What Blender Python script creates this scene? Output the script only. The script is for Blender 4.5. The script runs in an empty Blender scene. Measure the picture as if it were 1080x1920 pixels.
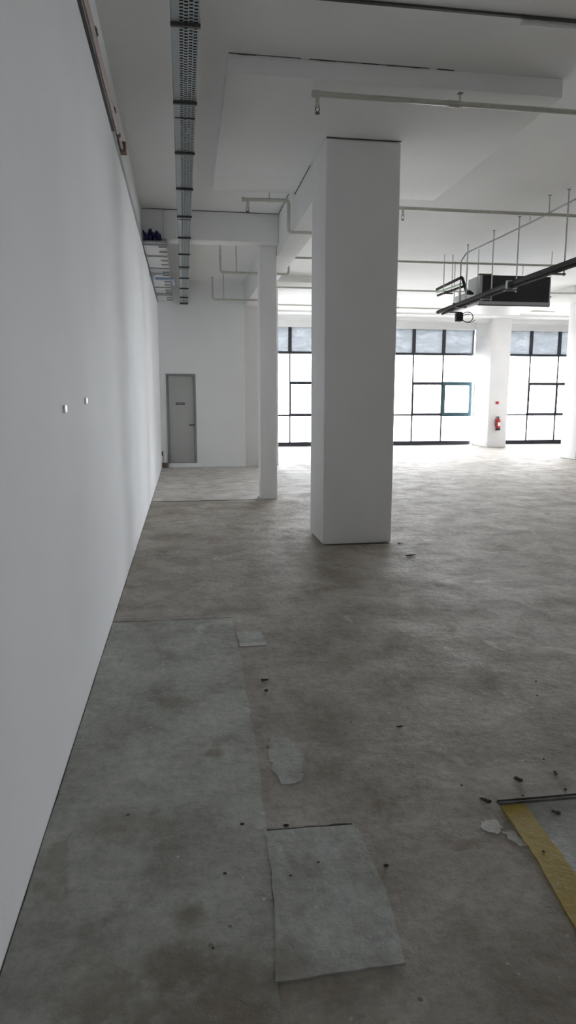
import bpy, bmesh, math, random
from mathutils import Vector, Matrix
PI = math.pi
SC = bpy.context.scene
COL = SC.collection

# ------------------------------------------------------------------ camera, world, light, exposure
F_PX, PITCH, YAW = 1257.3, math.radians(9.37), math.radians(8.742)
cam_d = bpy.data.cameras.new('camera')
cam_d.sensor_fit = 'VERTICAL'; cam_d.sensor_height = 36.0; cam_d.sensor_width = 36.0 * 1080 / 1920
cam_d.lens = F_PX * 36.0 / 1920; cam_d.clip_start = 0.05; cam_d.clip_end = 400
cam = bpy.data.objects.new('camera', cam_d); COL.objects.link(cam)
cam.location = (0, 0, 1.5); cam.rotation_euler = (PI / 2 - PITCH, 0, -YAW)
SC.camera = cam

SKY = 34.0
world = bpy.data.worlds.new('overcast_sky'); SC.world = world; world.use_nodes = True
wn = world.node_tree; bg = wn.nodes['Background']
bg.inputs[0].default_value = (0.925, 0.952, 1.0, 1); bg.inputs[1].default_value = SKY

SC.view_settings.view_transform = 'Standard'; SC.view_settings.look = 'None'
SC.view_settings.gamma = 1.0; SC.view_settings.exposure = 0.14
SC.view_settings.use_curve_mapping = False
cy = SC.cycles
cy.max_bounces = 14; cy.diffuse_bounces = 10; cy.glossy_bounces = 4; cy.transmission_bounces = 6
cy.transparent_max_bounces = 16; cy.sample_clamp_indirect = 30; cy.use_denoising = True
cy.caustics_reflective = False; cy.caustics_refractive = False

def portal(name, loc, rot, sx, sy):
    l = bpy.data.lights.new(name, 'AREA'); l.shape = 'RECTANGLE'; l.size = sx; l.size_y = sy
    l.cycles.is_portal = True
    o = bpy.data.objects.new(name, l); COL.objects.link(o); o.location = loc; o.rotation_euler = rot
portal('window_portal', (9.4, 22.62, 2.0), (-PI / 2, 0, 0), 14.4, 4.0)
portal('added_side_portal', (16.75, 14.5, 1.95), (0, PI / 2, 0), 3.9, 8.0)  # guides sampling through the added side glazing

# ------------------------------------------------------------------ key levels (metres)
ZC = 4.146            # ceiling
ZS = 4.005            # drop panel soffit
XW = -0.52            # left wall
YF = 15.66            # end wall with the door
YG = 22.5             # glazing line
XR = 16.6             # right wall
YB = -4.5             # wall behind the camera
ZB = 3.61             # soffit of the long beam

# ------------------------------------------------------------------ materials
MATS = {}
def nodes(name):
    m = bpy.data.materials.new(name); m.use_nodes = True
    nt = m.node_tree; return m, nt, nt.nodes['Principled BSDF']
def N(nt, t, **k):
    n = nt.nodes.new(t)
    for a, v in k.items(): setattr(n, a, v)
    return n
def coords(nt):
    return N(nt, 'ShaderNodeNewGeometry').outputs['Position']
def noise(nt, vec, scale, detail=4, rough=.55, sx=None, dist=0):
    n = N(nt, 'ShaderNodeTexNoise')
    n.inputs['Scale'].default_value = scale; n.inputs['Detail'].default_value = detail
    n.inputs['Roughness'].default_value = rough; n.inputs['Distortion'].default_value = dist
    if sx:
        mp = N(nt, 'ShaderNodeMapping'); mp.inputs['Scale'].default_value = sx
        nt.links.new(vec, mp.inputs[0]); vec = mp.outputs[0]
    nt.links.new(vec, n.inputs['Vector']); return n.outputs['Fac']
def ramp(nt, fac, stops):
    r = N(nt, 'ShaderNodeValToRGB'); e = r.color_ramp.elements
    while len(e) > 1: e.remove(e[-1])
    e[0].position = stops[0][0]; e[0].color = (*stops[0][1], 1)
    for p, c in stops[1:]:
        x = e.new(p); x.color = (*c, 1)
    nt.links.new(fac, r.inputs[0]); return r.outputs[0]
def mixc(nt, fac, a, b, mode='MIX'):
    m = N(nt, 'ShaderNodeMix', data_type='RGBA', blend_type=mode)
    for s, v in ((m.inputs[0], fac), (m.inputs[6], a), (m.inputs[7], b)):
        if isinstance(v, (int, float)): s.default_value = v
        elif isinstance(v, tuple): s.default_value = (*v, 1)
        else: nt.links.new(v, s)
    return m.outputs[2]
def math_(nt, op, a, b=None):
    m = N(nt, 'ShaderNodeMath', operation=op)
    for i, v in enumerate((a, b)):
        if v is None: continue
        if isinstance(v, (int, float)): m.inputs[i].default_value = v
        else: nt.links.new(v, m.inputs[i])
    return m.outputs[0]
def bump(nt, bs, h, strength, dist=.01):
    b = N(nt, 'ShaderNodeBump'); b.inputs['Strength'].default_value = strength
    b.inputs['Distance'].default_value = dist
    nt.links.new(h, b.inputs['Height']); nt.links.new(b.outputs[0], bs.inputs['Normal'])
def simple(name, col, rough=.5, metal=0., var=.06, scale=20., bmp=0.0, bscale=60.):
    if name in MATS: return MATS[name]
    m, nt, bs = nodes(name); P = coords(nt)
    f = noise(nt, P, scale)
    lo = tuple(max(0, c * (1 - var)) for c in col); hi = tuple(min(1, c * (1 + var)) for c in col)
    nt.links.new(ramp(nt, f, [(.3, lo), (.7, hi)]), bs.inputs['Base Color'])
    bs.inputs['Roughness'].default_value = rough; bs.inputs['Metallic'].default_value = metal
    if bmp: bump(nt, bs, noise(nt, P, bscale), bmp)
    MATS[name] = m; return m

def plaster(name, col, waves=False):
    m, nt, bs = nodes(name); P = coords(nt)
    a = noise(nt, P, .9, 3); b = noise(nt, P, 45, 5, .7)
    c0 = tuple(c * .965 for c in col); c1 = tuple(min(1, c * 1.02) for c in col)
    nt.links.new(ramp(nt, a, [(.3, c0), (.7, c1)]), bs.inputs['Base Color'])
    bs.inputs['Roughness'].default_value = .78; bs.inputs['Specular IOR Level'].default_value = .3
    h = math_(nt, 'MULTIPLY', b, .0012)
    if waves:   # trowelled joints: long soft vertical undulations
        w = noise(nt, P, 1.0, 2, .5, sx=(1, 1.5, .12))
        h = math_(nt, 'ADD', h, math_(nt, 'MULTIPLY', w, .013))
    bump(nt, bs, h, .8, 1.0)
    return m
M_WALL = plaster('white_wall_plaster', (.80, .81, .82), True)
M_FARWALL = plaster('white_end_wall_paint', (.88, .89, .90))
M_COLUMN = plaster('white_column_plaster', (.85, .845, .845))
M_CEIL = plaster('white_ceiling_paint', (.84, .845, .84))
M_BEAM = plaster('white_beam_paint', (.84, .845, .845))

def concrete(name, c0, c1, c2, blotch=1.0, rough=.72, stains=()):
    m, nt, bs = nodes(name); P = coords(nt)
    big = noise(nt, P, .55, 5, .6, dist=.6); mid = noise(nt, P, 2.6, 8, .68, dist=.3); fin = noise(nt, P, 24, 8, .78)
    base = ramp(nt, big, [(.30, c0), (.50, c1), (.70, c2)])
    base = mixc(nt, .75, base, ramp(nt, mid, [(.30, (.55, .51, .47)), (.50, (.95, .94, .93)), (.70, (1.28, 1.28, 1.28))]), 'MULTIPLY')
    base = mixc(nt, .7, base, ramp(nt, fin, [(.30, (.60, .60, .60)), (.52, (1, 1, 1)), (.72, (1.25, 1.25, 1.25))]), 'MULTIPLY')
    # brown stains and pale cement smears, both with outlines of their own
    st = noise(nt, P, 1.5, 6, .7, dist=1.2)
    base = mixc(nt, ramp(nt, st, [(.60, (0, 0, 0)), (.68, (.65 * blotch,) * 3)]), base, tuple(c * .62 for c in (c0[0] * 1.08, c0[1], c0[2] * .88)))
    pl = noise(nt, P, 2.3, 5, .62, sx=(1.3, .8, 1), dist=.5)
    base = mixc(nt, ramp(nt, pl, [(.63, (0, 0, 0)), (.69, (.5 * blotch,) * 3)]), base, tuple(min(1, c * 1.45) for c in (c2[0] * .97, c2[1], c2[2] * 1.02)))
    for sx_, sy_, sr_, k_ in stains:
        vd = N(nt, 'ShaderNodeVectorMath', operation='DISTANCE'); nt.links.new(P, vd.inputs[0]); vd.inputs[1].default_value = (sx_, sy_, 0)
        dd = math_(nt, 'ADD', math_(nt, 'DIVIDE', vd.outputs['Value'], sr_), math_(nt, 'MULTIPLY', noise(nt, P, 7.0, 5, .7), 1.6))
        base = mixc(nt, ramp(nt, math_(nt, 'MULTIPLY', dd, .4), [(.48, (k_,) * 3), (.72, (0, 0, 0))]), base, (.19, .155, .115))
    # small pits
    v = N(nt, 'ShaderNodeTexVoronoi'); v.inputs['Scale'].default_value = 9.0
    nt.links.new(P, v.inputs['Vector'])
    pit = ramp(nt, v.outputs['Distance'], [(.0, (1, 1, 1)), (.05, (1, 1, 1)), (.085, (0, 0, 0))])
    gate = ramp(nt, noise(nt, P, 4.5, 2), [(.50, (0, 0, 0)), (.56, (1, 1, 1))])
    base = mixc(nt, mixc(nt, 1.0, pit, gate, 'MULTIPLY'), base, tuple(c * .45 for c in c0))
    v2 = N(nt, 'ShaderNodeTexVoronoi'); v2.inputs['Scale'].default_value = 17.0; nt.links.new(P, v2.inputs['Vector'])
    sp = ramp(nt, v2.outputs['Distance'], [(.0, (1, 1, 1)), (.07, (1, 1, 1)), (.11, (0, 0, 0))])
    g2 = ramp(nt, noise(nt, P, 3.1, 2), [(.55, (0, 0, 0)), (.60, (1, 1, 1))])
    base = mixc(nt, mixc(nt, 1.0, sp, g2, 'MULTIPLY'), base, tuple(min(1, c * 1.25) for c in c2))
    nt.links.new(base, bs.inputs['Base Color'])
    rr = ramp(nt, mid, [(.3, (rough + .16,) * 3), (.7, (rough - .10,) * 3)])
    nt.links.new(rr, bs.inputs['Roughness']); bs.inputs['Specular IOR Level'].default_value = .3
    h = math_(nt, 'MULTIPLY', fin, .0055)
    h = math_(nt, 'ADD', h, math_(nt, 'MULTIPLY', noise(nt, P, 8, 6, .65), .014))
    h = math_(nt, 'ADD', h, math_(nt, 'MULTIPLY', noise(nt, P, 1.6, 3, .5), .020))
    bump(nt, bs, h, 1.0, 1.0)
    return m
M_FLOOR = concrete('bare_brown_concrete', (.32, .290, .249), (.372, .341, .299), (.435, .408, .366))
M_PATCH = concrete('grey_green_screed', (.36, .362, .33), (.42, .43, .395), (.47, .485, .455), .9, stains=[(.09, 2.70, .055, .6), (-.02, 1.78, .07, .75), (-.05, 1.60, .10, .6), (-.28, 2.25, .13, .45), (.08, 1.50, .16, .6), (-.25, 1.55, .16, .5), (-.1, 3.25, .10, .35), (.0, 1.25, .45, .75), (-.15, 3.9, .08, .35)])
M_PATCH2 = concrete('smooth_grey_cement', (.36, .37, .343), (.395, .408, .38), (.43, .446, .418), .6, .62, stains=[(.24, 1.58, .09, .6), (.30, 1.75, .04, .35), (.52, 1.95, .05, .3)])
M_FARLIT = concrete('far_floor_painted_light', (.50, .48, .45), (.56, .54, .51), (.61, .59, .56))  # far floor colour raised to paint in the brighter light there
M_PALE = concrete('pale_cement_smear', (.50, .50, .48), (.56, .56, .54), (.62, .62, .60), .3)
M_OUT = simple('pale_outdoor_paving', (.42, .42, .41), .8, scale=3)

def paint_yellow():
    m, nt, bs = nodes('worn_yellow_floor_paint'); P = coords(nt)
    f = noise(nt, P, 16, 6, .7); g = noise(nt, P, 5, 4, .6)
    c = ramp(nt, g, [(.3, (.33, .235, .035)), (.7, (.39, .285, .045))])
    c = mixc(nt, ramp(nt, f, [(.60, (0, 0, 0)), (.68, (.8, .8, .8))]), c, (.34, .28, .19))
    nt.links.new(c, bs.inputs['Base Color']); bs.inputs['Roughness'].default_value = .6
    bump(nt, bs, math_(nt, 'MULTIPLY', f, .004), 1, 1)
    return m
M_YELLOW = paint_yellow()
M_DOOR = simple('grey_door_paint', (.45, .46, .45), .5, var=.03)
M_DOORFRAME = simple('darker_grey_frame_paint', (.26, .27, .27), .5, var=.03)
M_DARKSIGN = simple('dark_sign_plate', (.03, .03, .03), .4)
M_WHITE = simple('white_plastic', (.78, .78, .77), .4, var=.03)
M_TAB = simple('bright_white_tab', (.95, .95, .95), .3, var=.01)
M_FRAME = simple('dark_grey_aluminium', (.035, .038, .048), .45, .2, var=.05)
M_TEAL = simple('teal_grey_sash_aluminium', (.045, .10, .12), .45, .2, var=.05)
M_PIPE = simple('cream_pipe_paint', (.52, .52, .47), .45, var=.08)
M_PIPE2 = simple('pale_grey_pipe', (.66, .67, .66), .4, var=.05)
M_PINK = simple('pinkish_conduit', (.60, .51, .48), .5, var=.08)
M_BROWN = simple('rusty_brown_bracket', (.16, .10, .07), .7, var=.2)
M_GALV = simple('galvanised_steel', (.40, .42, .43), .38, .55, var=.10, scale=35)
M_TRAY = simple('tray_steel', (.40, .44, .45), .5, .2, var=.08, scale=30)
M_DARKM = simple('dark_strut_steel', (.07, .07, .07), .6, .2)
M_ROD = simple('threaded_rod_zinc', (.55, .56, .56), .5, .2)
M_BLACK = simple('black_foam_insulation', (.012, .012, .014), .75)
M_BLACKG = simple('black_filter_mesh', (.010, .010, .014), .6, bmp=.3)
M_CABLE = simple('dark_cable_sheath', (.03, .03, .032), .6)
M_BLUE = simple('navy_blue_cable', (.018, .026, .11), .55, var=.3)
M_LBLUE = simple('pale_blue_pipe', (.34, .43, .54), .5)
M_GREEN = simple('pale_green_pipe', (.55, .78, .55), .5)
M_RED = simple('red_extinguisher_paint', (.50, .03, .04), .35)
M_JOINT = simple('dark_joint_gap', (.09, .085, .08), .9)
M_DEB = simple('dark_debris', (.055, .048, .04), .9, var=.4, scale=120)
M_CHIP = simple('pale_plaster_chip', (.46, .44, .41), .85, var=.2, scale=90)
M_LSTEEL = simple('dull_steel_strip', (.16, .155, .145), .55, .35, var=.3, scale=25)

def glass_mat(name='clear_window_glass', tint=(.92, .925, .925, 1)):
    m = bpy.data.materials.new(name); m.use_nodes = True; nt = m.node_tree
    nt.nodes.remove(nt.nodes['Principled BSDF']); out = nt.nodes['Material Output']
    t = N(nt, 'ShaderNodeBsdfTransparent'); t.inputs[0].default_value = tint
    g = N(nt, 'ShaderNodeBsdfGlossy'); g.inputs['Roughness'].default_value = .02
    x = N(nt, 'ShaderNodeMixShader')
    fr = N(nt, 'ShaderNodeFresnel'); fr.inputs[0].default_value = 1.45
    nt.links.new(fr.outputs[0], x.inputs[0]); nt.links.new(t.outputs[0], x.inputs[1]); nt.links.new(g.outputs[0], x.inputs[2])
    nt.links.new(x.outputs[0], out.inputs[0]); return m
M_GLASS = glass_mat()
M_TINT = glass_mat('added_side_tinted_glass', (.54, .54, .54, 1))  # glass of the added side glazing; tint limits the light it lets in
def frosted_mat():
    m = bpy.data.materials.new('obscured_ripple_glass'); m.use_nodes = True; nt = m.node_tree
    nt.nodes.remove(nt.nodes['Principled BSDF']); out = nt.nodes['Material Output']
    P = coords(nt)
    f = noise(nt, P, 2.4, 5, .6, sx=(1, 1, 3.2), dist=1.4)
    c = ramp(nt, f, [(.3, (.180, .187, .193)), (.5, (.212, .220, .227)), (.7, (.270, .278, .285))])
    t = N(nt, 'ShaderNodeBsdfTranslucent'); nt.links.new(c, t.inputs[0])
    d = N(nt, 'ShaderNodeBsdfDiffuse'); d.inputs[0].default_value = (.30, .32, .34, 1)
    x = N(nt, 'ShaderNodeMixShader'); x.inputs[0].default_value = .30
    nt.links.new(t.outputs[0], x.inputs[1]); nt.links.new(d.outputs[0], x.inputs[2])
    nt.links.new(x.outputs[0], out.inputs[0]); return m
M_FROST = frosted_mat()

# ------------------------------------------------------------------ mesh helpers
def new(): return bmesh.new()
def box(bm, a, b, bev=0, seg=2):
    x0, y0, z0 = a; x1, y1, z1 = b
    r = bmesh.ops.create_cube(bm, size=1.0)
    bmesh.ops.scale(bm, vec=(abs(x1 - x0), abs(y1 - y0), abs(z1 - z0)), verts=r['verts'])
    bmesh.ops.translate(bm, vec=((x0 + x1) / 2, (y0 + y1) / 2, (z0 + z1) / 2), verts=r['verts'])
    if bev:
        ed = list({e for v in r['verts'] for e in v.link_edges})
        bmesh.ops.bevel(bm, geom=ed, offset=bev, segments=seg, affect='EDGES', profile=.5)
def tube(bm, pts, r, n=10, caps=True):
    P = [Vector(p) for p in pts]; rings = []
    prev = None
    for i, p in enumerate(P):
        d = (P[min(i + 1, len(P) - 1)] - P[max(i - 1, 0)]).normalized()
        if prev is None:
            up = Vector((0, 0, 1)) if abs(d.z) < .9 else Vector((1, 0, 0))
            u = d.cross(up).normalized()
        else:
            u = (prev - d * prev.dot(d)).normalized()
        prev = u; v = d.cross(u)
        rr = r[i] if isinstance(r, (list, tuple)) else r
        rings.append([bm.verts.new(p + (u * math.cos(2 * PI * k / n) + v * math.sin(2 * PI * k / n)) * rr) for k in range(n)])
    for a, b in zip(rings, rings[1:]):
        for k in range(n): bm.faces.new((a[k], a[(k + 1) % n], b[(k + 1) % n], b[k]))
    if caps: bm.faces.new(rings[0][::-1]); bm.faces.new(rings[-1])
def bend(pts, r=.05, n=5):
    """polyline with rounded corners"""
    P = [Vector(p) for p in pts]; out = [P[0]]
    for i in range(1, len(P) - 1):
        a = (P[i - 1] - P[i]); b = (P[i + 1] - P[i]); k = min(r, a.length * .45, b.length * .45)
        A = P[i] + a.normalized() * k; B = P[i] + b.normalized() * k
        for j in range(n + 1):
            t = j / n; out.append(A * (1 - t) ** 2 + P[i] * 2 * t * (1 - t) + B * t * t)
    out.append(P[-1]); return out
def prism(bm, poly, z0, z1):
    a = [bm.verts.new((x, y, z0)) for x, y in poly]; b = [bm.verts.new((x, y, z1)) for x, y in poly]
    bm.faces.new(b); bm.faces.new(a[::-1]); n = len(poly)
    for i in range(n): bm.faces.new((a[i], a[(i + 1) % n], b[(i + 1) % n], b[i]))
def obj(name, bm, mat, parent=None, smooth=None, label=None):
    """bm is in world coordinates; a child's mesh is shifted to its parent's frame"""
    bmesh.ops.recalc_face_normals(bm, faces=bm.faces[:])
    me = bpy.data.meshes.new(name); 
    o = bpy.data.objects.new(name, me)
    if parent is not None:
        w = Vector((0, 0, 0)); q = parent
        while q is not None: w += q.location; q = q.parent
        bmesh.ops.translate(bm, vec=-w, verts=bm.verts[:])
        o.parent = parent
    bm.to_mesh(me); bm.free(); me.materials.append(mat)
    if smooth: 
        me.polygons.foreach_set('use_smooth', [True] * len(me.polygons))
        me.set_sharp_from_angle(angle=math.radians(38))
    COL.objects.link(o)
    if label: o['label'] = label
    return o
def tag(o, label=None, cat=None, group=None, kind=None):
    if label: o['label'] = label
    if cat: o['category'] = cat
    if group: o['group'] = group
    if kind: o['kind'] = kind
    return o
def thing(name, loc, label, cat, group=None):
    o = bpy.data.objects.new(name, None); COL.objects.link(o); o.location = loc; o.empty_display_size = .1
    return tag(o, label, cat, group)
def B(name, a, b, mat, parent=None, bev=0, label=None):
    bm = new(); box(bm, a, b, bev); return obj(name, bm, mat, parent, smooth=bool(bev), label=label)
def T(name, pts, r, mat, parent=None, n=10, label=None):
    bm = new(); tube(bm, pts, r, n); return obj(name, bm, mat, parent, smooth=True, label=label)
def ragged(poly, amp, step, rnd):
    out = []
    for i, p in enumerate(poly):
        q = poly[(i + 1) % len(poly)]; L = math.dist(p, q); n = max(1, int(L / step))
        for k in range(n):
            t = k / n; a = amp if k else amp * .3
            out.append((p[0] + (q[0] - p[0]) * t + rnd.uniform(-a, a), p[1] + (q[1] - p[1]) * t + rnd.uniform(-a, a)))
    return out
rnd = random.Random(7)

# ------------------------------------------------------------------ setting
def structure(o, label):
    o['kind'] = 'structure'; o['label'] = label; return o
floor = structure(B('floor', (XW - .2, YB - .2, -.2), (XR + .2, YG + .15, 0), M_FLOOR), 'bare rough brown-grey concrete floor of the empty hall')
outside = structure(B('paving_outside', (-30, YG + .15, -.25), (60, 90, -.05), M_OUT), 'pale sunlit paving outside beyond the windows')
wall_left = structure(B('wall_left', (XW - .2, YB, 0), (XW, YG + .15, ZC), M_WALL), 'long smooth white plastered wall on the left')
# end wall with a door opening
bm = new()
DX0, DX1, DZ0, DZ1 = -.385, .282, .092, 2.114
box(bm, (XW, YF, 0), (DX0, YF + .2, ZC)); box(bm, (DX1, YF, 0), (1.414, YF + .2, ZC))
box(bm, (DX0, YF, DZ1), (DX1, YF + .2, ZC)); box(bm, (DX0, YF, 0), (DX1, YF + .2, DZ0))
structure(obj('wall_far', bm, M_FARWALL), 'white end wall with a grey door')
structure(B('wall_side', (1.98, YF + .84, 0), (2.174, YG + .15, ZC), M_FARWALL), 'white wall closing off the room behind the end wall')
structure(B('wall_light_block', (XW, YG - .05, 0), (1.98, YG + .15, ZC), M_FARWALL), 'white unseen wall added behind the end wall to block stray light')  # unseen wall added to stop sky light leaking in around the door
bm = new(); GY0, GY1 = 10.5, 18.5
box(bm, (XR, YB, 0), (XR + .2, GY0, ZC)); box(bm, (XR, GY1, 0), (XR + .2, YG + .15, ZC)); box(bm, (XR, GY0, 3.9), (XR + .2, GY1, ZC))
structure(obj('wall_right', bm, M_FARWALL), 'white right wall of the hall, opened for the added side glazing')
structure(B('wall_back', (XW, YB - .2, 0), (XR, YB, ZC), M_FARWALL), 'white wall behind the viewer')
ceil = structure(B('ceiling', (XW - .2, YB - .2, ZC), (XR + .2, YG + .15, ZC + .25), M_CEIL), 'flat white painted concrete ceiling slab')

# drop panels over the columns
def drop_panel(name, x0, x1, y0, y1, label):
    p = structure(B(name, (x0, y0, ZS), (x1, y1, ZC), M_CEIL, bev=.006), label); p['category'] = 'ceiling panel'
    return p
dp = drop_panel('drop_panel', .402, 3.192, 5.67, 8.63, 'lowered rectangular ceiling panel around the top of the large column')
bm = new()      # dark shrinkage crack where the panel meets the slab
for k in range(26):
    a = .41 + k * .07; w = rnd.uniform(.001, .006) * (1.6 if k < 5 else 1)
    if rnd.random() < .85: box(bm, (a, 5.662, ZC - w), (a + .072, 5.671, ZC - .0003))
obj('crack', bm, M_JOINT, dp, label='dark hairline crack along the top of the panel edge')
drop_panel('drop_panel', -.519, 3.19, 14.7, YF - .001, 'lowered ceiling panel in front of the white end wall') if 0 else None
drop_panel('drop_panel', 1.70, 3.19, 14.7, 17.6, 'lowered ceiling panel at the corner of the end wall, near the windows')
drop_panel('drop_panel', 9.0, 11.8, 14.95, 17.9, 'lowered ceiling panel at the right edge, above the bright far column')

def column(x0, y0, x1, y1, ztop, label, bev=.032):
    c = structure(B('column', (x0, y0, 0), (x1, y1, ztop), M_COLUMN, bev=bev), label); c['category'] = 'column'; return c
big = column(1.413, 6.80, 2.172, 7.52, ZS, 'largest and nearest square white column standing mid hall')
bm = new(); box(bm, (1.42, 6.794, ZS - .008), (2.165, 6.801, ZS - .0005)); obj('joint', bm, M_JOINT, big, label='dark joint at the column head')
column(1.150, 10.27, 1.411, 10.52, 3.752, 'slim white column between the large column and the grey door', .012)
column(1.413, YF, 2.180, YF + .84, ZC, 'white column at the free end of the far end wall', .01)
column(10.03, 16.08, 10.80, 16.84, ZS, 'bright column cut off by the right edge of the photo')
pier = column(9.94, 21.10, 10.60, YG - .12, ZC, 'bright white column carrying the red fire extinguisher, between the windows', .012)
column(15.4, 21.10, 16.06, YG - .12, ZC, 'white column out beyond the right edge between the windows', .012)

# beams
lb = structure(B('beam', (1.413, 7.521, ZB), (1.700, YF - .001, ZC), M_BEAM, bev=.006), 'long beam running from the large column back to the end wall'); lb['category'] = 'beam'
tb = structure(B('beam', (XW, 10.06, 3.752), (1.412, 10.34, ZC), M_BEAM, bev=.006), 'cross beam from the left wall onto the slim column'); tb['category'] = 'beam'
for nm, a, b in (('joint', (XW + .01, 10.052, ZC - .007), (1.40, 10.061, ZC - .0005)),):
    bm = new(); box(bm, a, b); obj(nm, bm, M_JOINT, tb, label='dark joint between beam and ceiling')
bm = new(); box(bm, (1.406, 8.64, ZC - .006), (1.4135, 10.05, ZC - .0005)); obj('joint', bm, M_JOINT, lb)
bm = new(); box(bm, (1.406, 7.60, ZS - .006), (1.4135, 8.62, ZS - .0005)); obj('joint', bm, M_JOINT, lb)
for y, dz, w, lab in ((20.2, .05, .5, 'shallow pale ceiling rib farther from the windows'), (21.3, .09, .35, 'shallow pale ceiling rib next to the windows')):
    s = structure(B('ceiling_rib', (2.18, y, ZC - dz), (XR, y + w, ZC), M_BEAM), lab); s['category'] = 'rib'
s = structure(B('lintel', (2.175, YG - .12, 3.91), (XR, YG + .14, ZC), M_BEAM), 'white lintel over the whole glazed front'); s['category'] = 'lintel'

# step below the door and along the end wall
st = structure(B('trim_1', (-.36, YF - .06, 0), (.36, YF, .085), M_FARWALL, bev=.008), 'low white plastered step under the grey door')
B('skirting', (.36, YF - .025, 0), (1.40, YF, .03), M_FARWALL, st, bev=.005)

# ------------------------------------------------------------------ door
door = thing('door_1', (-.05, YF, DZ0), 'closed grey metal door with a small dark sign in the white end wall', 'door')
door['kind'] = 'structure'
bm = new()
box(bm, (DX0, YF - .012, DZ0), (DX0 + .045, YF + .12, DZ1)); box(bm, (DX1 - .045, YF - .012, DZ0), (DX1, YF + .12, DZ1))
box(bm, (DX0 + .045, YF - .012, DZ1 - .045), (DX1 - .045, YF + .12, DZ1))
obj('door_frame', bm, M_DOORFRAME, door, label='darker grey steel door frame')
leaf = B('door_leaf', (DX0 + .049, YF + .012, DZ0 + .008), (DX1 - .049, YF + .055, DZ1 - .049), M_DOOR, door, bev=.003)
sg = B('sign', (-.172, YF + .006, 1.425), (.026, YF + .012, 1.472), M_DARKSIGN, leaf, label='small dark nameplate with a pale line of lettering')
bm = new()
tube(bm, [(.214, YF - .022, .965), (.214, YF + .012, .965)], .022, 12)
tube(bm, bend([(.214, YF - .018, .965), (.214, YF - .045, .965), (.115, YF - .045, .965)], .015), .012, 8)
obj('door_handle', bm, M_DARKM, leaf, smooth=True, label='steel lever handle')
bm = new(); box(bm, (.203, YF + .006, .86), (.225, YF + .012, .90)); obj('keyhole_plate', bm, M_GALV, leaf)
# pale strokes on the nameplate (lettering too small to read in the photograph)
bm = new(); box(bm, (-.145, YF + .0045, 1.444), (.0, YF + .0062, 1.452)); obj('sign_line', bm, M_WHITE, door)

# ------------------------------------------------------------------ glazing
PITCHX = 1.066
MX = [12.05 + PITCHX * k for k in range(-9, 7)]      # mullion centres
Z_T, Z_CT, Z_CB, Z_S, Z_H = 3.09, 2.12, 1.035, .055, 3.91
CASE = {-8, -4, -3, 0, 1, 4}                          # bays with an opening sash
def glazing(name, x0, x1, label):
    w = thing(name, ((x0 + x1) / 2, YG, 0), label, 'window'); w['kind'] = 'structure'
    B('transom', (x0, YG - .04, Z_T - .04), (x1, YG + .05, Z_T + .04), M_FRAME, w)
    B('sill_rail', (x0, YG - .04, Z_S - .05), (x1, YG + .05, Z_S + .085), M_FRAME, w)
    B('middle_rail', (x0, YG - .02, Z_CB - .03), (x1, YG + .02, Z_CB + .03), M_FRAME, w)
    for a in (x0, x1 - .05): B('jamb', (a, YG - .05, Z_T + .04), (a + .05, YG + .05, Z_H), M_FRAME, w)
    edges = [x0] + [m for m in MX if x0 + .05 < m < x1 - .05] + [x1]
    for m in edges[1:-1]:
        B('upper_mullion', (m - .052, YG - .05, Z_T + .04), (m + .052, YG + .05, Z_H), M_FRAME, w)
        B('mullion', (m - .026, YG - .02, Z_S + .085), (m + .026, YG + .02, Z_T - .04), M_FRAME, w)
    for a, b in zip(edges, edges[1:]):
        B('upper_pane', (a + .02, YG + .005, Z_T), (b - .02, YG + .013, Z_H), M_FROST, w)
        k = [i for i in CASE if abs((12.05 + PITCHX * i) - a) < .06]
        gl = [(Z_S, Z_CB), (Z_CB, Z_T)]
        if k:
            heavy = k[0] == -3; t = .055 if heavy else .02; h = .085 if heavy else .06
            mt = M_TEAL if heavy else M_FRAME
            c = B('sash_glass', (a + .02, YG - .004, Z_CB + .02), (b - .02, YG + .004, Z_CT), M_GLASS, w)
            bm = new()
            box(bm, (a + .0, YG - .035, Z_CT - h), (b, YG + .03, Z_CT + h * .6)); box(bm, (a + .0, YG - .035, Z_CB - h * .6), (b, YG + .03, Z_CB + h))
            box(bm, (a + .0, YG - .035, Z_CB + h), (a + 2 * t, YG + .03, Z_CT - h)); box(bm, (b - 2 * t, YG - .035, Z_CB + h), (b, YG + .03, Z_CT - h))
            obj('sash_frame', bm, mt, c, label='teal-grey heavy sash frame' if heavy else None)
            gl = [(Z_S, Z_CB), (Z_CT, Z_T)]
        for z0, z1 in gl:
            B('pane', (a + .02, YG - .003, z0), (b - .02, YG + .003, z1), M_GLASS, w)
    return w
glazing('window_1', 2.18, 9.945, 'long glazed front left of the fire extinguisher column')
sw = thing('added_side_window', (XR, 13, 0), 'unseen side glazing added to brighten the far wall and left floor', 'window'); sw['kind'] = 'structure'  # unseen glazing added as extra light for the far wall and left floor
B('sill_rail', (XR + .05, GY0, 0), (XR + .15, GY1, .1), M_FRAME, sw); B('transom', (XR + .05, GY0, 3.05), (XR + .15, GY1, 3.13), M_FRAME, sw)  # frame rails of the added side glazing
for k in range(8):
    a = GY0 + k
    B('mullion', (XR + .05, a - .025, .1), (XR + .15, a + .025, 3.9), M_FRAME, sw)  # mullions of the added side glazing
    B('pane', (XR + .09, a + .02, .1), (XR + .10, a + .98, 3.05), M_TINT, sw); B('upper_pane', (XR + .09, a + .02, 3.13), (XR + .10, a + .98, 3.9), M_FROST, sw)  # panes of the added side glazing
glazing('window_2', 10.595, XR, 'glazed front right of the fire extinguisher column')

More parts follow.
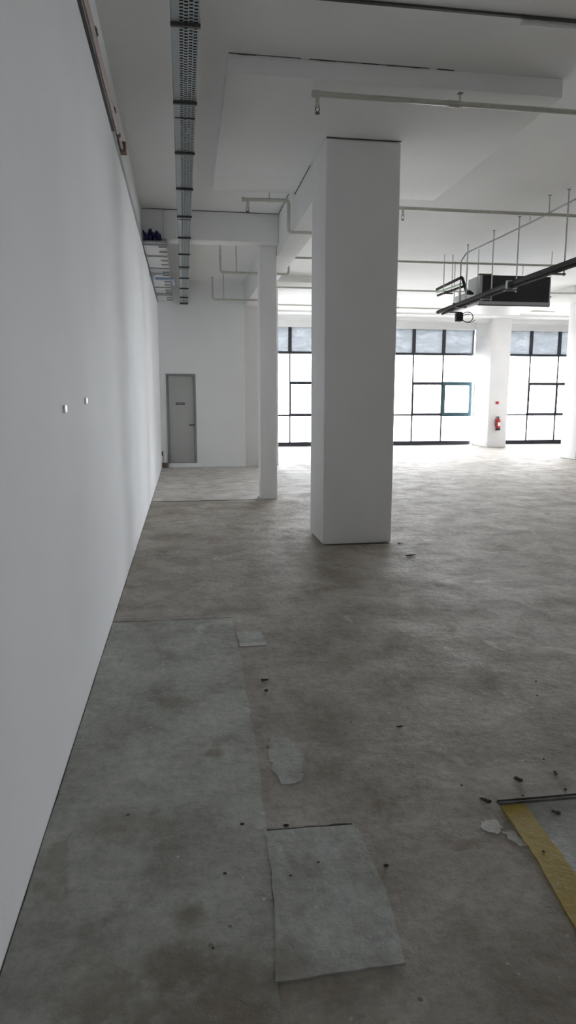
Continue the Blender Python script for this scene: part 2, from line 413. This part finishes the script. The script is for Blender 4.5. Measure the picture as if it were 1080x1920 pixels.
# ------------------------------------------------------------------ floor pieces
def slab(name, poly, z, mat, label, amp=.006, step=.05):
    bm = new(); prism(bm, ragged(poly, amp, step, rnd), -.01, z); return obj(name, bm, mat, floor, label=label)
slab('far_light_overlay', [(XW + .001, 10.25), (1.13, 10.235), (1.14, 10.60), (2.3, 10.9), (2.9, 14.0), (2.5, 15.9), (1.42, 15.655), (XW + .001, 15.655)], .0018, M_FARLIT, 'floor in front of the end wall, made paler to stand for its light', .02, .12)  # paler sheet painting light onto the far floor
slab('screed_strip', [(XW + .002, YB + .1), (.06, YB + .1), (.20, 1.35), (.252, 2.14), (.278, 2.73), (.291, 3.57), (.299, 4.29), (.30, 4.53), (XW + .002, 4.545)], .0035, M_PATCH, 'greenish grey screed strip along the left wall', .006, .09)
slab('cement_patch', [(.20, 1.515), (.554, 1.521), (.585, 1.80), (.568, 2.126), (.252, 2.138), (.235, 1.8)], .0055, M_PATCH2, 'smooth grey rectangular cement patch in the foreground', .003, .04)
slab('cement_patch', [(.306, 4.24), (.469, 4.21), (.474, 3.96), (.308, 3.96)], .003, M_PATCH2, 'small pale square of cement at the end of the screed strip', .006, .04)
slab('cement_patch', [(.345, 2.80), (.43, 2.80), (.475, 2.62), (.43, 2.44), (.35, 2.42), (.325, 2.6)], .002, M_PATCH2, 'round pale cement smear beside the screed strip', .014, .03)
slab('cement_patch', [(1.225, 2.15), (2.6, 2.15), (2.6, -1), (.95, -1), (1.10, 1.5), (1.18, 1.85)], .002, M_PATCH2, 'grey cement area right of the yellow line', .004, .08)
slab('plaster_smear', [(1.02, 2.07), (1.085, 2.08), (1.09, 2.03), (1.05, 2.00), (1.01, 2.03)], .003, M_PALE, 'pale lump of plaster left of the yellow line', .006, .012)
slab('plaster_smear', [(1.075, 2.015), (1.115, 2.01), (1.125, 1.965), (1.165, 1.925), (1.10, 1.925), (1.085, 1.96)], .003, M_PALE, 'pale plaster trickle touching the yellow line', .007, .012)
slab('painted_line', [(1.137, 2.150), (1.232, 2.146), (1.205, 1.77), (1.168, 1.45), (1.09, .9), (.98, .9), (1.06, 1.45), (1.118, 1.85)], .0065, M_YELLOW, 'worn yellow painted line', .0025, .03)
def groove(pts, w, label):
    bm = new()
    for i in range(len(pts) - 1):
        a, b = Vector((*pts[i], 0)), Vector((*pts[i + 1], 0)); d = (b - a).normalized(); n = Vector((-d.y, d.x, 0)) * w / 2
        q = [a - n, b - n, b + n, a + n]; prism(bm, [(v.x, v.y) for v in q], -.01, .0042)
    return obj('joint', bm, M_JOINT, floor, label=label)
def wob(x0, y0, x1, y1, n, a):
    return [(x0 + (x1 - x0) * i / n, y0 + (y1 - y0) * i / n + rnd.uniform(-a, a)) for i in range(n + 1)]
groove(wob(XW + .003, 4.55, -.40, 4.55, 3, .004), .016, 'dark open joint across the floor at the left wall')
groove(wob(-.40, 4.545, .30, 4.53, 14, .004), .006, 'thin joint at the end of the screed strip')
groove(wob(XW + .003, 10.24, 1.10, 10.20, 16, .01), .022, 'straight floor joint in front of the slim column')
groove(wob(.255, 2.145, .56, 2.135, 10, .003), .006, 'raised lip along the edge of the cement patch')
bm = new(); box(bm, (1.44, 6.775, -.01), (2.15, 6.799, .0025)); obj('joint', bm, M_JOINT, floor, label='dark line at the foot of the large column')  # thin dark strip along the front of the column foot
bm = new(); prism(bm, wob(XW + .001, YB + .2, XW + .001, YF - .1, 2, 0) + [(XW + .004, YF - .1)] + [(XW + .002 + rnd.uniform(0, .005), YF - .1 - k * .25) for k in range(1, 80)], -.01, .0048)
obj('joint', bm, M_JOINT, floor, label='dark uneven gap along the foot of the left wall')

# metal strip on the floor
ms = thing('metal_strip', (1.3, 2.166, 0), 'dull metal channel strip lying across the head of the yellow line', 'metal strip')
bm = new(); a0 = (1.134, 2.166); a1 = (2.25, 2.148)
prism(bm, [(a0[0], a0[1] - .011), (a1[0], a1[1] - .011), (a1[0], a1[1] + .013), (a0[0] - .004, a0[1] + .012)], .0045, .0085)
obj('base_flange', bm, M_LSTEEL, ms)
for s, lab in ((-.0095, None), (.0085, None)):
    bm = new(); prism(bm, [(a0[0], a0[1] + s), (a1[0], a1[1] + s), (a1[0], a1[1] + s + .003), (a0[0], a0[1] + s + .003)], .0086, .0145)
    obj('rim', bm, M_LSTEEL, ms)

# debris
def crumb(x, y, s, mat, label, group, name='debris_crumb', flat=.45, elong=1.0):
    bm = new()
    for k in range(rnd.choice((2, 3, 4)) if s > .012 else 1):
        r = bmesh.ops.create_icosphere(bm, subdivisions=1, radius=s * rnd.uniform(.45, .8))
        off = Vector((rnd.uniform(-s, s) * elong, rnd.uniform(-s, s) * .8, 0)) if k else Vector()
        for v in r['verts']:
            v.co = Vector((v.co.x * elong, v.co.y, v.co.z * flat)) * rnd.uniform(.75, 1.25) + off
    m = min(v.co.z for v in bm.verts)
    for v in bm.verts: v.co.z -= m; v.co.x += x; v.co.y += y; v.co.z += -.0005
    # on which surface does it lie
    z = .0035 if (x < .29 and y < 4.5) else .0055 if (x < .58 and 1.52 < y < 2.13) else .002 if x > 1.235 and y < 2.14 else .0065 if (1.1 < x < 1.2 and y < 1.95) else 0
    for v in bm.verts: v.co.z += z
    o = obj(name, bm, mat); c = sum((v.co for v in o.data.vertices), Vector()) / len(o.data.vertices)
    for v in o.data.vertices: v.co -= Vector((c.x, c.y, z))
    o.location = (c.x, c.y, z)
    return tag(o, label, 'debris', group)
G = 'crumbs and chips on the bare floor'
for x, y, s_, lab, nm, fl, el, m in [
    (1.287, 2.314, .019, 'largest dark clump, just above the left half of the metal strip', 'debris_crumb', .45, 1, M_DEB),
    (1.461, 2.326, .015, 'dark clump above the metal strip near the right edge of the photo', 'debris_crumb', .45, 1, M_DEB),
    (1.474, 2.441, .011, 'dark crumb lying farthest above the metal strip', 'debris_crumb', .45, 1, M_DEB),
    (1.44, 2.222, .011, 'dark crumb almost touching the right part of the metal strip', 'debris_crumb', .4, 1.4, M_DEB),
    (1.05, 2.308, .009, 'dark crumb left of the big clump, well above the yellow line', 'debris_crumb', .45, 1.3, M_DEB),
    (1.099, 2.202, .013, 'dark frayed crumb beside the left end of the metal strip', 'debris_crumb', .4, 1.3, M_DEB),
    (1.255, 2.207, .008, 'thin dark crumb right on top of the metal strip edge', 'debris_crumb', .4, 1.6, M_DEB),
    (.402, 3.439, .016, 'farther dark crumb of the pair below the small cement square', 'debris_crumb', .45, 1, M_DEB),
    (.39, 3.296, .015, 'nearer dark crumb of the pair below the small cement square', 'debris_crumb', .45, 1, M_DEB),
    (1.767, 3.025, .012, 'nearer dark crumb by the right edge, mid floor', 'debris_crumb', .45, 1, M_DEB),
    (1.851, 3.194, .011, 'farther dark crumb by the right edge, mid floor', 'debris_crumb', .45, 1, M_DEB),
    (1.311, 2.088, .017, 'dark oval lump on the grey cement right of the yellow line', 'debris_crumb', .45, 1, M_DEB),
    (1.158, 1.884, .008, 'dark crumb lying on the yellow line', 'debris_crumb', .45, 1, M_DEB),
    (.617, 1.904, .011, 'dark lump right of the foreground cement patch', 'debris_crumb', .45, 1.2, M_DEB),
    (.30, 1.90, .007, 'left dark crumb on the foreground cement patch', 'debris_crumb', .4, 1.8, M_DEB),
    (.4, 1.948, .007, 'right dark crumb on the foreground cement patch', 'debris_crumb', .4, 1.5, M_DEB),
    (.328, 2.163, .010, 'dark crumb at the top edge of the foreground cement patch', 'debris_crumb', .4, 1.5, M_DEB),
    (.094, 1.944, .009, 'dark slanted crumb on the screed left of the cement patch', 'debris_crumb', .4, 1.4, M_DEB),
    (.17, 2.19, .010, 'dark crumb on the right part of the greenish screed', 'debris_crumb', .4, 1.4, M_DEB),
    (.044, 1.651, .006, 'tiny dark crumb lowest on the greenish screed', 'debris_crumb', .4, 1.2, M_DEB),
    (-.239, 2.308, .006, 'tiny dark crumb on the screed nearest the left wall', 'debris_crumb', .4, 1.6, M_DEB),
    (2.173, 6.185, .024, 'dark crumb on the floor below the right foot of the large column', 'debris_crumb', .4, 1.5, M_DEB),
    (2.24, 6.75, .018, 'dark crumb touching the right foot of the large column', 'debris_crumb', .4, 1.5, M_DEB),
    (.963, 2.817, .012, 'thin dark twig lying mid floor', 'twig', .25, 3.2, M_DEB),
    (.72, 1.862, .009, 'pale plaster chip between the cement patch and the yellow line', 'plaster_chip', .25, 1, M_CHIP),
    (.681, 1.464, .006, 'left pale plaster chip in the bottom right foreground', 'plaster_chip', .25, 1, M_CHIP),
    (.827, 1.479, .008, 'right pale plaster chip in the bottom right foreground', 'plaster_chip', .25, 1, M_CHIP)]:
    crumb(x, y, s_, m, lab, G, name=nm, flat=fl, elong=el)

# ------------------------------------------------------------------ left wall fittings
c = thing('conduit_run', (XW, 1.0, 3.72), 'three pinkish conduits clipped side by side high along the left wall', 'conduit')
for z, r, y1 in ((3.715, .013, 6.2), (3.755, .013, 6.66), (3.795, .010, 5.6)):
    T('conduit', [(XW + .002 + r + .012, -1.0, z), (XW + .002 + r + .012, y1, z)], r, M_PINK, c, 8)
for y, z in ((4.75, 3.795), (5.92, 3.795), (6.30, 3.755)):
    T('coupling', [(XW + .025, y, z), (XW + .025, y + .07, z)], .019, M_BROWN, c, 8)
for y in (2.2, 3.6, 5.0, 6.05, 6.5):
    B('clip', (XW + .001, y, 3.69), (XW + .014, y + .025, 3.82), M_DARKM, c)
bx = thing('junction_box', (XW + .03, 6.72, 3.74), 'small brown junction box at the end of the wall conduits', 'junction box')
B('box_body', (XW, 6.66, 3.735), (XW + .06, 6.78, 3.815), M_BROWN, bx, bev=.004); B('box_lid', (XW + .06, 6.665, 3.74), (XW + .066, 6.775, 3.81), M_PINK, bx)
t = thing('cable_trunking', (XW, 4.0, 3.68), 'slim trunking with a painted shadow line running under the conduits along the left wall', 'trunking')
B('trunking_body', (XW, -1.0, 3.660), (XW + .018, 9.88, 3.688), M_GALV, t)
B('trunking_dark_strip', (XW, -1.0, 3.654), (XW + .022, 6.0, 3.6595), M_DARKM, t)  # dark strip painting the shadow line below the conduits
for nm, y, z, lab in (('wall_tab', 3.10, 1.467, 'small white tab on the left wall, nearer and lower of two'), ('wall_tab', 3.765, 1.502, 'small white tab on the left wall, farther and higher of two')):
    o = B(nm, (XW, y - .028, z - .017), (XW + .010, y + .028, z + .017), M_TAB, None, bev=.002); tag(o, lab, 'wall tab')

pp = thing('drain_pipe', (-.47, 15.56, 0), 'short white elbow pipe with a brown foot in the far left corner', 'pipe')
T('pipe', bend([(XW + .001, 15.56, .325), (-.452, 15.56, .325), (-.452, 15.56, .10)], .05), .036, M_PIPE2, pp, 12)
B('pipe_foot', (-.517, 15.50, 0), (-.40, 15.62, .115), M_BROWN, pp, bev=.01)
T('collar', [(XW + .001, 15.56, .325), (XW + .03, 15.56, .325)], .05, M_DARKM, pp, 12)

# ------------------------------------------------------------------ perforated cable tray down the middle
TX0, TX1, TZ = -.012, .142, 3.66
ct = thing('cable_tray', (.065, 4.0, TZ), 'long perforated steel cable tray hanging down the aisle to the end wall', 'cable tray')
bm = new(); ya, yb = 1.0, YF - .03; rows = int((yb - ya) / .0335); ncol = 4
T2 = TX0 + .036; fw = (TX1 - T2); web = .006; sw = (fw - web * (ncol + 1)) / ncol
for k in range(ncol + 1):
    x = T2 + k * (sw + web); box(bm, (x, ya, TZ), (x + web, yb, TZ + .002))
for c_ in range(ncol):
    x = T2 + web + c_ * (sw + web); off = .009 * (c_ % 2)
    for r_ in range(rows):
        y = ya + r_ * .0335 + off; box(bm, (x, y, TZ), (x + sw, y + .0165, TZ + .002))
box(bm, (TX0, ya, TZ), (T2, yb, TZ + .002))
pb = obj('perforated_base', bm, M_TRAY, ct); pb['kind'] = 'stuff'
for x in (TX0 - .0025, TX1): B('side_flange', (x, ya, TZ), (x + .0025, yb, TZ + .055), M_TRAY, ct)
B('cover', (TX0, ya, TZ + .05), (TX1, yb, TZ + .052), M_DARKM, ct)
for k, x in enumerate((.01, .045, .075, .11)):
    T('cable', [(x, ya, TZ + .016), (x + .01, 8, TZ + .016), (x - .003, yb, TZ + .016)], .012, M_CABLE, ct, 6)
BARS = [3.30, 4.33, 5.37, 6.39, 7.41, 8.47, 9.52, 10.55, 11.52, 12.53, 13.62, 14.77]
for y in BARS:
    b = B('support_channel', (TX0 - .010, y - .010, TZ - .020), (TX1 + .010, y + .010, TZ - .001), M_DARKM, ct)
    top = 3.752 if 10.06 < y < 10.34 else ZC
    for x in (TX0 - .006, TX1 + .006):
        T('hanger_rod', [(x, y, TZ - .015), (x, y, top)], .004, M_ROD, b, 6)
for y in (5.66, 8.62, 11.7, 13.75):
    bm = new(); box(bm, (TX0, y - .006, TZ - .006), (TX1, y + .006, TZ - .0005)); obj('splice_plate', bm, M_DARKM, ct)
B('end_cap', (TX0 - .012, yb - .02, TZ - .03), (TX1 + .012, YF, TZ + .03), M_DARKM, ct)

# ------------------------------------------------------------------ cable ladder with blue cables at the left wall
cl = thing('cable_ladder', (-.35, 10.0, 3.72), 'cable ladder carrying navy cables close to the left wall under the cross beam', 'cable ladder')
LZ = 3.735 - .06
for x in (-.505, -.185): B('side_rail', (x, 9.93, LZ), (x + .006, YF - .01, LZ + .05), M_GALV, cl)
for k in range(18):
    y = 9.96 + k * .32; B('rung', (-.30 if k % 3 else -.499, y, LZ + .002), (-.185, y + .02, LZ + .02), M_GALV, cl)
B('base_plate', (-.499, 9.96, LZ + .021), (-.185, YF - .02, LZ + .024), M_PIPE2, cl)
bm = new()
for j in range(60):
    x = -.488 + rnd.random() * .235; zz = LZ + .036 + rnd.random() * (.10 + .03 * math.sin(x * 60))
    pts = [(x + rnd.uniform(-.006, .006), 9.90 + rnd.uniform(-.03, .03), zz)]
    for q in range(1, 5): pts.append((x + rnd.uniform(-.01, .01), 9.90 + q * 1.4, LZ + .03 + (zz - LZ - .03) * (.35 if q else 1)))
    pts.insert(1, (x, 10.0, zz * .5 + (LZ + .05) * .5))
    tube(bm, pts, .011, 6)
o = obj('blue_cables', bm, M_BLUE, cl, smooth=True, label='tangled bundle of navy blue cables'); o['kind'] = 'stuff'
for y in (10.0, 12.2, 14.4):
    B('bracket', (-.515, y, LZ - .03), (-.17, y + .03, LZ - .002), M_GALV, cl)
    T('hanger_rod', [(-.222, y + .01 if y > 10.5 else 10.012, LZ + .0), (-.222, y + .01 if y > 10.5 else 10.012, ZC)], .008, M_ROD, cl, 6)
lp = T('pale_blue_pipe', bend([(-.45, 12.0, 3.60), (-.45, 12.35, 3.60), (-.13, 12.35, 3.60), (-.13, 12.9, 3.60)], .05), .024, M_LBLUE, None, 10)
tag(lp, 'short pale blue pipe hanging below the far part of the cable ladder', 'pipe')
# local origin for the top-level pipe is the world origin; fine

# ------------------------------------------------------------------ sprinkler pipes
def sprinkler(parent, x, y, z, up=False, r=.017):
    """pendant (or upright) head with frame and deflector"""
    s = 1 if up else -1
    bm = new()
    tube(bm, [(x, y, z), (x, y, z + s * .07)], [r, r * .85], 8)
    tube(bm, [(x, y, z + s * .07), (x, y, z + s * .085)], .021, 6)
    o = obj('sprinkler_head', bm, M_PIPE, parent, smooth=True)
    bm = new()
    for d in (-1, 1): tube(bm, [(x + d * .013, y, z + s * .085), (x + d * .017, y, z + s * .105), (x, y, z + s * .13)], .004, 5)
    tube(bm, [(x, y, z + s * .128), (x, y, z + s * .134)], .020, 12)
    obj('deflector', bm, M_DARKM, o)
def hanger(parent, x, y, z, top, r=.020, rod=.008):
    bm = new(); tube(bm, [(x - .014, y, z), (x + .014, y, z)], r + .006, 12)
    c = obj('hanger_clamp', bm, M_PIPE, parent, smooth=True)
    T('hanger_rod', [(x, y, z + r), (x, y, top)], rod, M_ROD, c, 6)
    B('anchor_plate', (x - .018, y - .018, top - .004), (x + .018, y + .018, top), M_DARKM, c)

R1 = .021
s1 = thing('sprinkler_pipe', (2.3, 5.73, 3.92), 'nearest sprinkler pipe, across the front of the lowered ceiling panel', 'sprinkler pipe', None)
T('pipe', [(1.107, 5.73, 3.925), (9.0, 5.73, 3.915)], R1, M_PIPE, s1)
T('end_elbow', [(1.075, 5.73, 3.925), (1.13, 5.73, 3.925)], R1 + .006, M_PIPE, s1)
sprinkler(s1, 1.120, 5.73, 3.912); hanger(s1, 2.318, 5.73, 3.921, ZS, R1); hanger(s1, 4.4, 5.73, 3.92, ZC, R1)
T('coupling', [(2.22, 5.73, 3.921), (2.29, 5.73, 3.921)], R1 + .006, M_PIPE, s1)

s2 = thing('sprinkler_pipe', (1.4, 8.65, 3.92), 'second sprinkler pipe, dipping under the long beam behind the large column', 'sprinkler pipe', None)
T('pipe', bend([(.79, 8.65, 3.925), (1.338, 8.65, 3.935), (1.338, 8.65, 3.565), (1.79, 8.65, 3.565), (1.79, 8.65, 3.905), (9.6, 8.65, 3.91)], .045), R1, M_PIPE, s2)
sprinkler(s2, .832, 8.65, 3.915); hanger(s2, 1.10, 8.65, 3.93, ZC, R1); sprinkler(s2, 2.80, 8.65, 3.895); hanger(s2, 4.78, 8.65, 3.91, ZC, R1)
T('end_cap', [(.76, 8.65, 3.925), (.80, 8.65, 3.925)], R1 + .006, M_PIPE, s2)

s3 = thing('sprinkler_pipe', (1.4, 11.5, 3.7), 'third sprinkler pipe, passing behind the head of the slim column', 'sprinkler pipe', None)
T('pipe', bend([(.65, 11.5, 3.94), (.65, 11.5, 3.583), (1.779, 11.5, 3.583), (1.779, 11.5, 3.85), (4.0, 11.5, 3.845), (9.0, 11.5, 3.87)], .05), R1 - .002, M_PIPE, s3)
sprinkler(s3, .65, 11.5, 3.93, True, .014); hanger(s3, .91, 11.5, 3.583, ZC, R1, .012); hanger(s3, 3.2, 11.5, 3.848, ZC, R1)

s4 = thing('sprinkler_pipe', (1.4, 14.5, 3.7), 'fourth sprinkler pipe, low in front of the white end wall', 'sprinkler pipe', None)
T('pipe', bend([(.65, 14.5, 3.90), (.65, 14.5, 3.585), (1.80, 14.5, 3.585), (1.80, 14.5, 3.862), (5.0, 14.5, 3.86), (9.5, 14.5, 3.90)], .05), R1 - .002, M_PIPE, s4)
sprinkler(s4, .65, 14.5, 3.89, True, .014); hanger(s4, .88, 14.5, 3.585, ZC, R1, .012); hanger(s4, 3.1, 14.5, 3.86, ZC - .141 if False else ZC, R1)

s5 = thing('sprinkler_pipe', (5, 17.5, 3.9), 'farthest sprinkler pipe, nearest the windows', 'sprinkler pipe', None)
T('pipe', [(2.182, 17.5, 3.925), (10.0, 17.5, 3.90)], R1 - .002, M_PIPE, s5); hanger(s5, 5.6, 17.5, 3.913, ZC, R1)

# conduit falling along the ceiling towards the fan coil unit
d = thing('ceiling_conduit', (4.9, 8, 4.05), 'thin grey conduit running back under the ceiling above the fan coil unit', 'conduit')
T('conduit', bend([(4.98, 5.2, 4.05), (5.03, 9.5, 4.05), (4.92, 11.6, 4.04), (4.86, 11.68, 3.92), (4.86, 11.68, 3.42)], .04), .012, M_GALV, d, 8)
for y in (7.5, 9.6): T('clip', [(5.015, y, 4.055), (5.015, y, ZC)], .006, M_ROD, d, 6)
T('lower_rod', [(4.86, 11.68, 3.42), (4.86, 11.68, 3.22)], .022, M_ROD, d, 8)
for y, x in ((12.26, 4.78), (12.37, 4.94)):
    pass

# ------------------------------------------------------------------ near ceiling edge: trunking and pale pipe
n = thing('ceiling_trunking', (2, 4.84, ZC), 'dark thin trunking along the ceiling at the top edge of the photo', 'trunking')
B('trunking_body', (.6, 4.838, ZC - .016), (6.0, 4.862, ZC), M_DARKM, n)
B('trunking_dark_strip', (.6, 4.865, ZC - .012), (6.0, 4.90, ZC), M_BROWN, n) if 0 else None
pl = thing('pale_pipe', (3, 4.90, ZC - .02), 'short pale pipe beside the dark ceiling trunking in the top right corner', 'pipe')
T('pipe', [(2.43, 4.895, ZC - .022), (6.0, 4.895, ZC - .022)], .018, M_WHITE, pl); T('end_cap', [(2.41, 4.895, ZC - .022), (2.44, 4.895, ZC - .022)], .020, M_WHITE, pl)

# ------------------------------------------------------------------ fan coil unit
X0, X1, Y0, Y1, Z0, Z1 = 5.24, 6.56, 11.7, 12.22, 3.235, 3.70
f = thing('fan_coil_unit', (5.9, 12.2, Z0), 'ceiling-hung fan coil unit with a black front opening, at the right', 'air conditioner')
bm = new()
box(bm, (X0, Y0 + .02, Z0), (X0 + .02, Y1, Z1)); box(bm, (X1 - .02, Y0 + .02, Z0), (X1, Y1, Z1))
box(bm, (X0 + .02, Y0 + .02, Z1 - .02), (X1 - .02, Y1, Z1)); box(bm, (X0 + .02, Y1 - .02, Z0), (X1 - .02, Y1, Z1 - .02))
obj('casing', bm, M_GALV, f)
B('coil_section', (X0 + .06, Y1, Z0 - .0), (X1 - .03, 12.98, Z0 + .28), M_GALV, f)
B('filter_panel', (X0 + .02, Y0 - .002, Z0 + .022), (X1 - .0, Y0 + .03, Z1 + .004), M_BLACKG, f, label='black return air filter')
B('front_flange_post', (X0 - .005, Y0 - .012, Z0), (X0 + .035, Y0 + .025, Z1), M_GALV, f)
B('front_flange_post', (X1 + .0, Y0, Z0), (X1 + .02, Y0 + .025, Z1 - .03), M_GALV, f)
B('front_rail', (X0, Y0 - .01, Z0 - .035), (X1 + .02, Y0 + .03, Z0 + .022), M_GALV, f, label='grey lower front rail')
B('bottom_panel', (X0 - .02, Y0 + .03, Z0 - .035), (X1 + .02, 12.98, Z0 - .001), M_WHITE, f, label='white underside panel')
B('top_bracket', (X0 - .02, Y0 - .01, Z1), (X0 + .22, Y0 + .05, Z1 + .025), M_BROWN, f, label='rusty top bracket')
for x, y in ((X0 - .03, Y0 + .05), (X1 + .04, Y0 + .05), (X0 - .03, 12.8), (X1 + .04, 12.8)):
    T('hanger_rod', [(x, y, Z0 - .04), (x, y, ZC)], .008, M_ROD, f, 6)
    B('mounting_lug', (min(x - .02, x + .02), y - .02, Z0 + .12), (x + .03 if x < 5.5 else x + .02, y + .02, Z0 + .14), M_DARKM, f)
B('drain_pan_edge', (X0 - .02, Y0 + .0, Z0 - .05), (X1 + .02, Y0 + .03, Z0 - .035), M_DARKM, f)

# black insulated pipes crossing in front of the unit
pr_ = thing('insulated_pipe_run', (4.78, 9.5, 3.19), 'long run of black insulated pipes slanting in from the right edge', 'insulated pipes')
for dx, dz, r in ((0, 0, .034), (.075, .012, .030), (.035, -.045, .022)):
    T('pipe', [(4.76 + dx, 3.5, 3.20 + dz), (4.76 + dx, 9.5, 3.195 + dz), (4.76 + dx, 12.45 - dx * 4, 3.15 + dz)], r, M_BLACK, pr_, 10)
for y in (7.2, 8.38, 9.66, 10.48, 11.47):
    b = B('support_channel', (4.70, y - .02, 3.105), (4.90, y + .02, 3.125), M_DARKM, pr_)
    T('hanger_rod', [(4.885, y, 3.09), (4.885, y, ZC)], .010, M_ROD, b, 6)
    B('anchor_plate', (4.87, y - .015, ZC - .006), (4.90, y + .015, ZC), M_DARKM, b)
B('strap', (4.72, 9.60, 3.13), (4.875, 9.66, 3.245), M_GALV, pr_)
bx = B('valve_box', (5.00, 12.10, 2.955), (5.12, 12.22, 3.11), M_BLACK, pr_, bev=.01, label='black valve box hanging below the pipes')
T('cable_loop', [(5.11 + .11 * (1 - math.cos(a)), 12.15, 3.035 + .09 * math.sin(a)) for a in [k * PI / 9 for k in range(-9, 10)]], .008, M_BLACK, pr_, 6)
T('cable_loop', [(5.10 + .13 * (1 - math.cos(a)), 12.12, 3.01 + .075 * math.sin(a)) for a in [k * PI / 9 for k in range(-8, 6)]], .006, M_BLACK, pr_, 6)
B('box_hanger', (4.80, 12.13, 3.105), (5.10, 12.17, 3.125), M_BLACK, pr_)

# refrigerant pipes looping out of the unit's left side
rp = thing('refrigerant_pipes', (4.95, 11.7, 3.5), 'black looped insulated pipes and green-tinted pipe left of the fan coil unit', 'insulated pipes')
T('pipe', bend([(5.195, 11.92, 3.42), (4.98, 11.66, 3.38), (4.95, 11.60, 3.40), (4.86, 11.60, 3.62), (4.84, 11.60, 3.63), (4.84, 12.75, 3.61)], .05), .026, M_BLACK, rp, 10)
T('pipe', bend([(5.195, 12.00, 3.46), (5.02, 11.80, 3.44), (4.93, 11.66, 3.50), (4.90, 11.70, 3.49), (4.86, 12.75, 3.50)], .05), .022, M_BLACK, rp, 10)
T('pale_pipe', [(4.90, 11.65, 3.545), (4.85, 12.78, 3.56)], .016, M_GREEN, rp, 8, label='pale green pipe')
for y in (12.26,):
    B('support_channel', (4.76, y - .02, 3.455), (4.96, y + .02, 3.47), M_DARKM, rp)
    for x in (4.78, 4.94): T('hanger_rod', [(x, y, 3.45), (x, y, ZC)], .008, M_ROD, rp, 6)

# ------------------------------------------------------------------ fire extinguisher and sign on the far column
EX, EY = 10.255, 21.10 - .085
e = thing('fire_extinguisher', (EX, EY, .56), 'red fire extinguisher hanging on the bright column between the windows', 'fire extinguisher')
prof = [(.0, .569), (.062, .571), (.072, .60), (.074, .86), (.062, .905), (.032, .935), (.024, .96)]
bm = new(); tube(bm, [(EX, EY, z) for _, z in prof], [max(r, .001) for r, _ in prof], 20); obj('cylinder', bm, M_RED, e, smooth=True)
T('base_ring', [(EX, EY, .555), (EX, EY, .62)], .078, M_CABLE, e, 20)
T('valve', [(EX, EY, .955), (EX, EY, .995)], .026, M_DARKM, e, 10)
bm = new(); box(bm, (EX - .10, EY - .012, 1.0), (EX + .03, EY + .012, 1.012)); box(bm, (EX - .09, EY - .010, .975), (EX + .02, EY + .010, .985)); obj('handle', bm, M_DARKM, e)
T('hose', [(EX - .02, EY - .03, .975), (EX - .10, EY - .03, .96), (EX - .135, EY - .03, .86), (EX - .12, EY - .03, .74), (EX - .09, EY - .03, .66)], .012, M_CABLE, e, 8)
B('label_band', (EX - .045, EY - .078, .70), (EX + .045, EY - .070, .82), M_WHITE, e, label='pale instruction label')
B('wall_bracket', (EX - .03, EY + .06, .80), (EX + .03, 21.10, .84), M_DARKM, e)
sgn = thing('fire_sign', (10.22, 21.1, 1.45), 'small red and white sign above the fire extinguisher', 'sign')
B('plate', (10.12, 21.092, 1.385), (10.32, 21.10, 1.515), M_WHITE, sgn)
B('red_panel', (10.165, 21.089, 1.405), (10.275, 21.092, 1.500), M_RED, sgn)
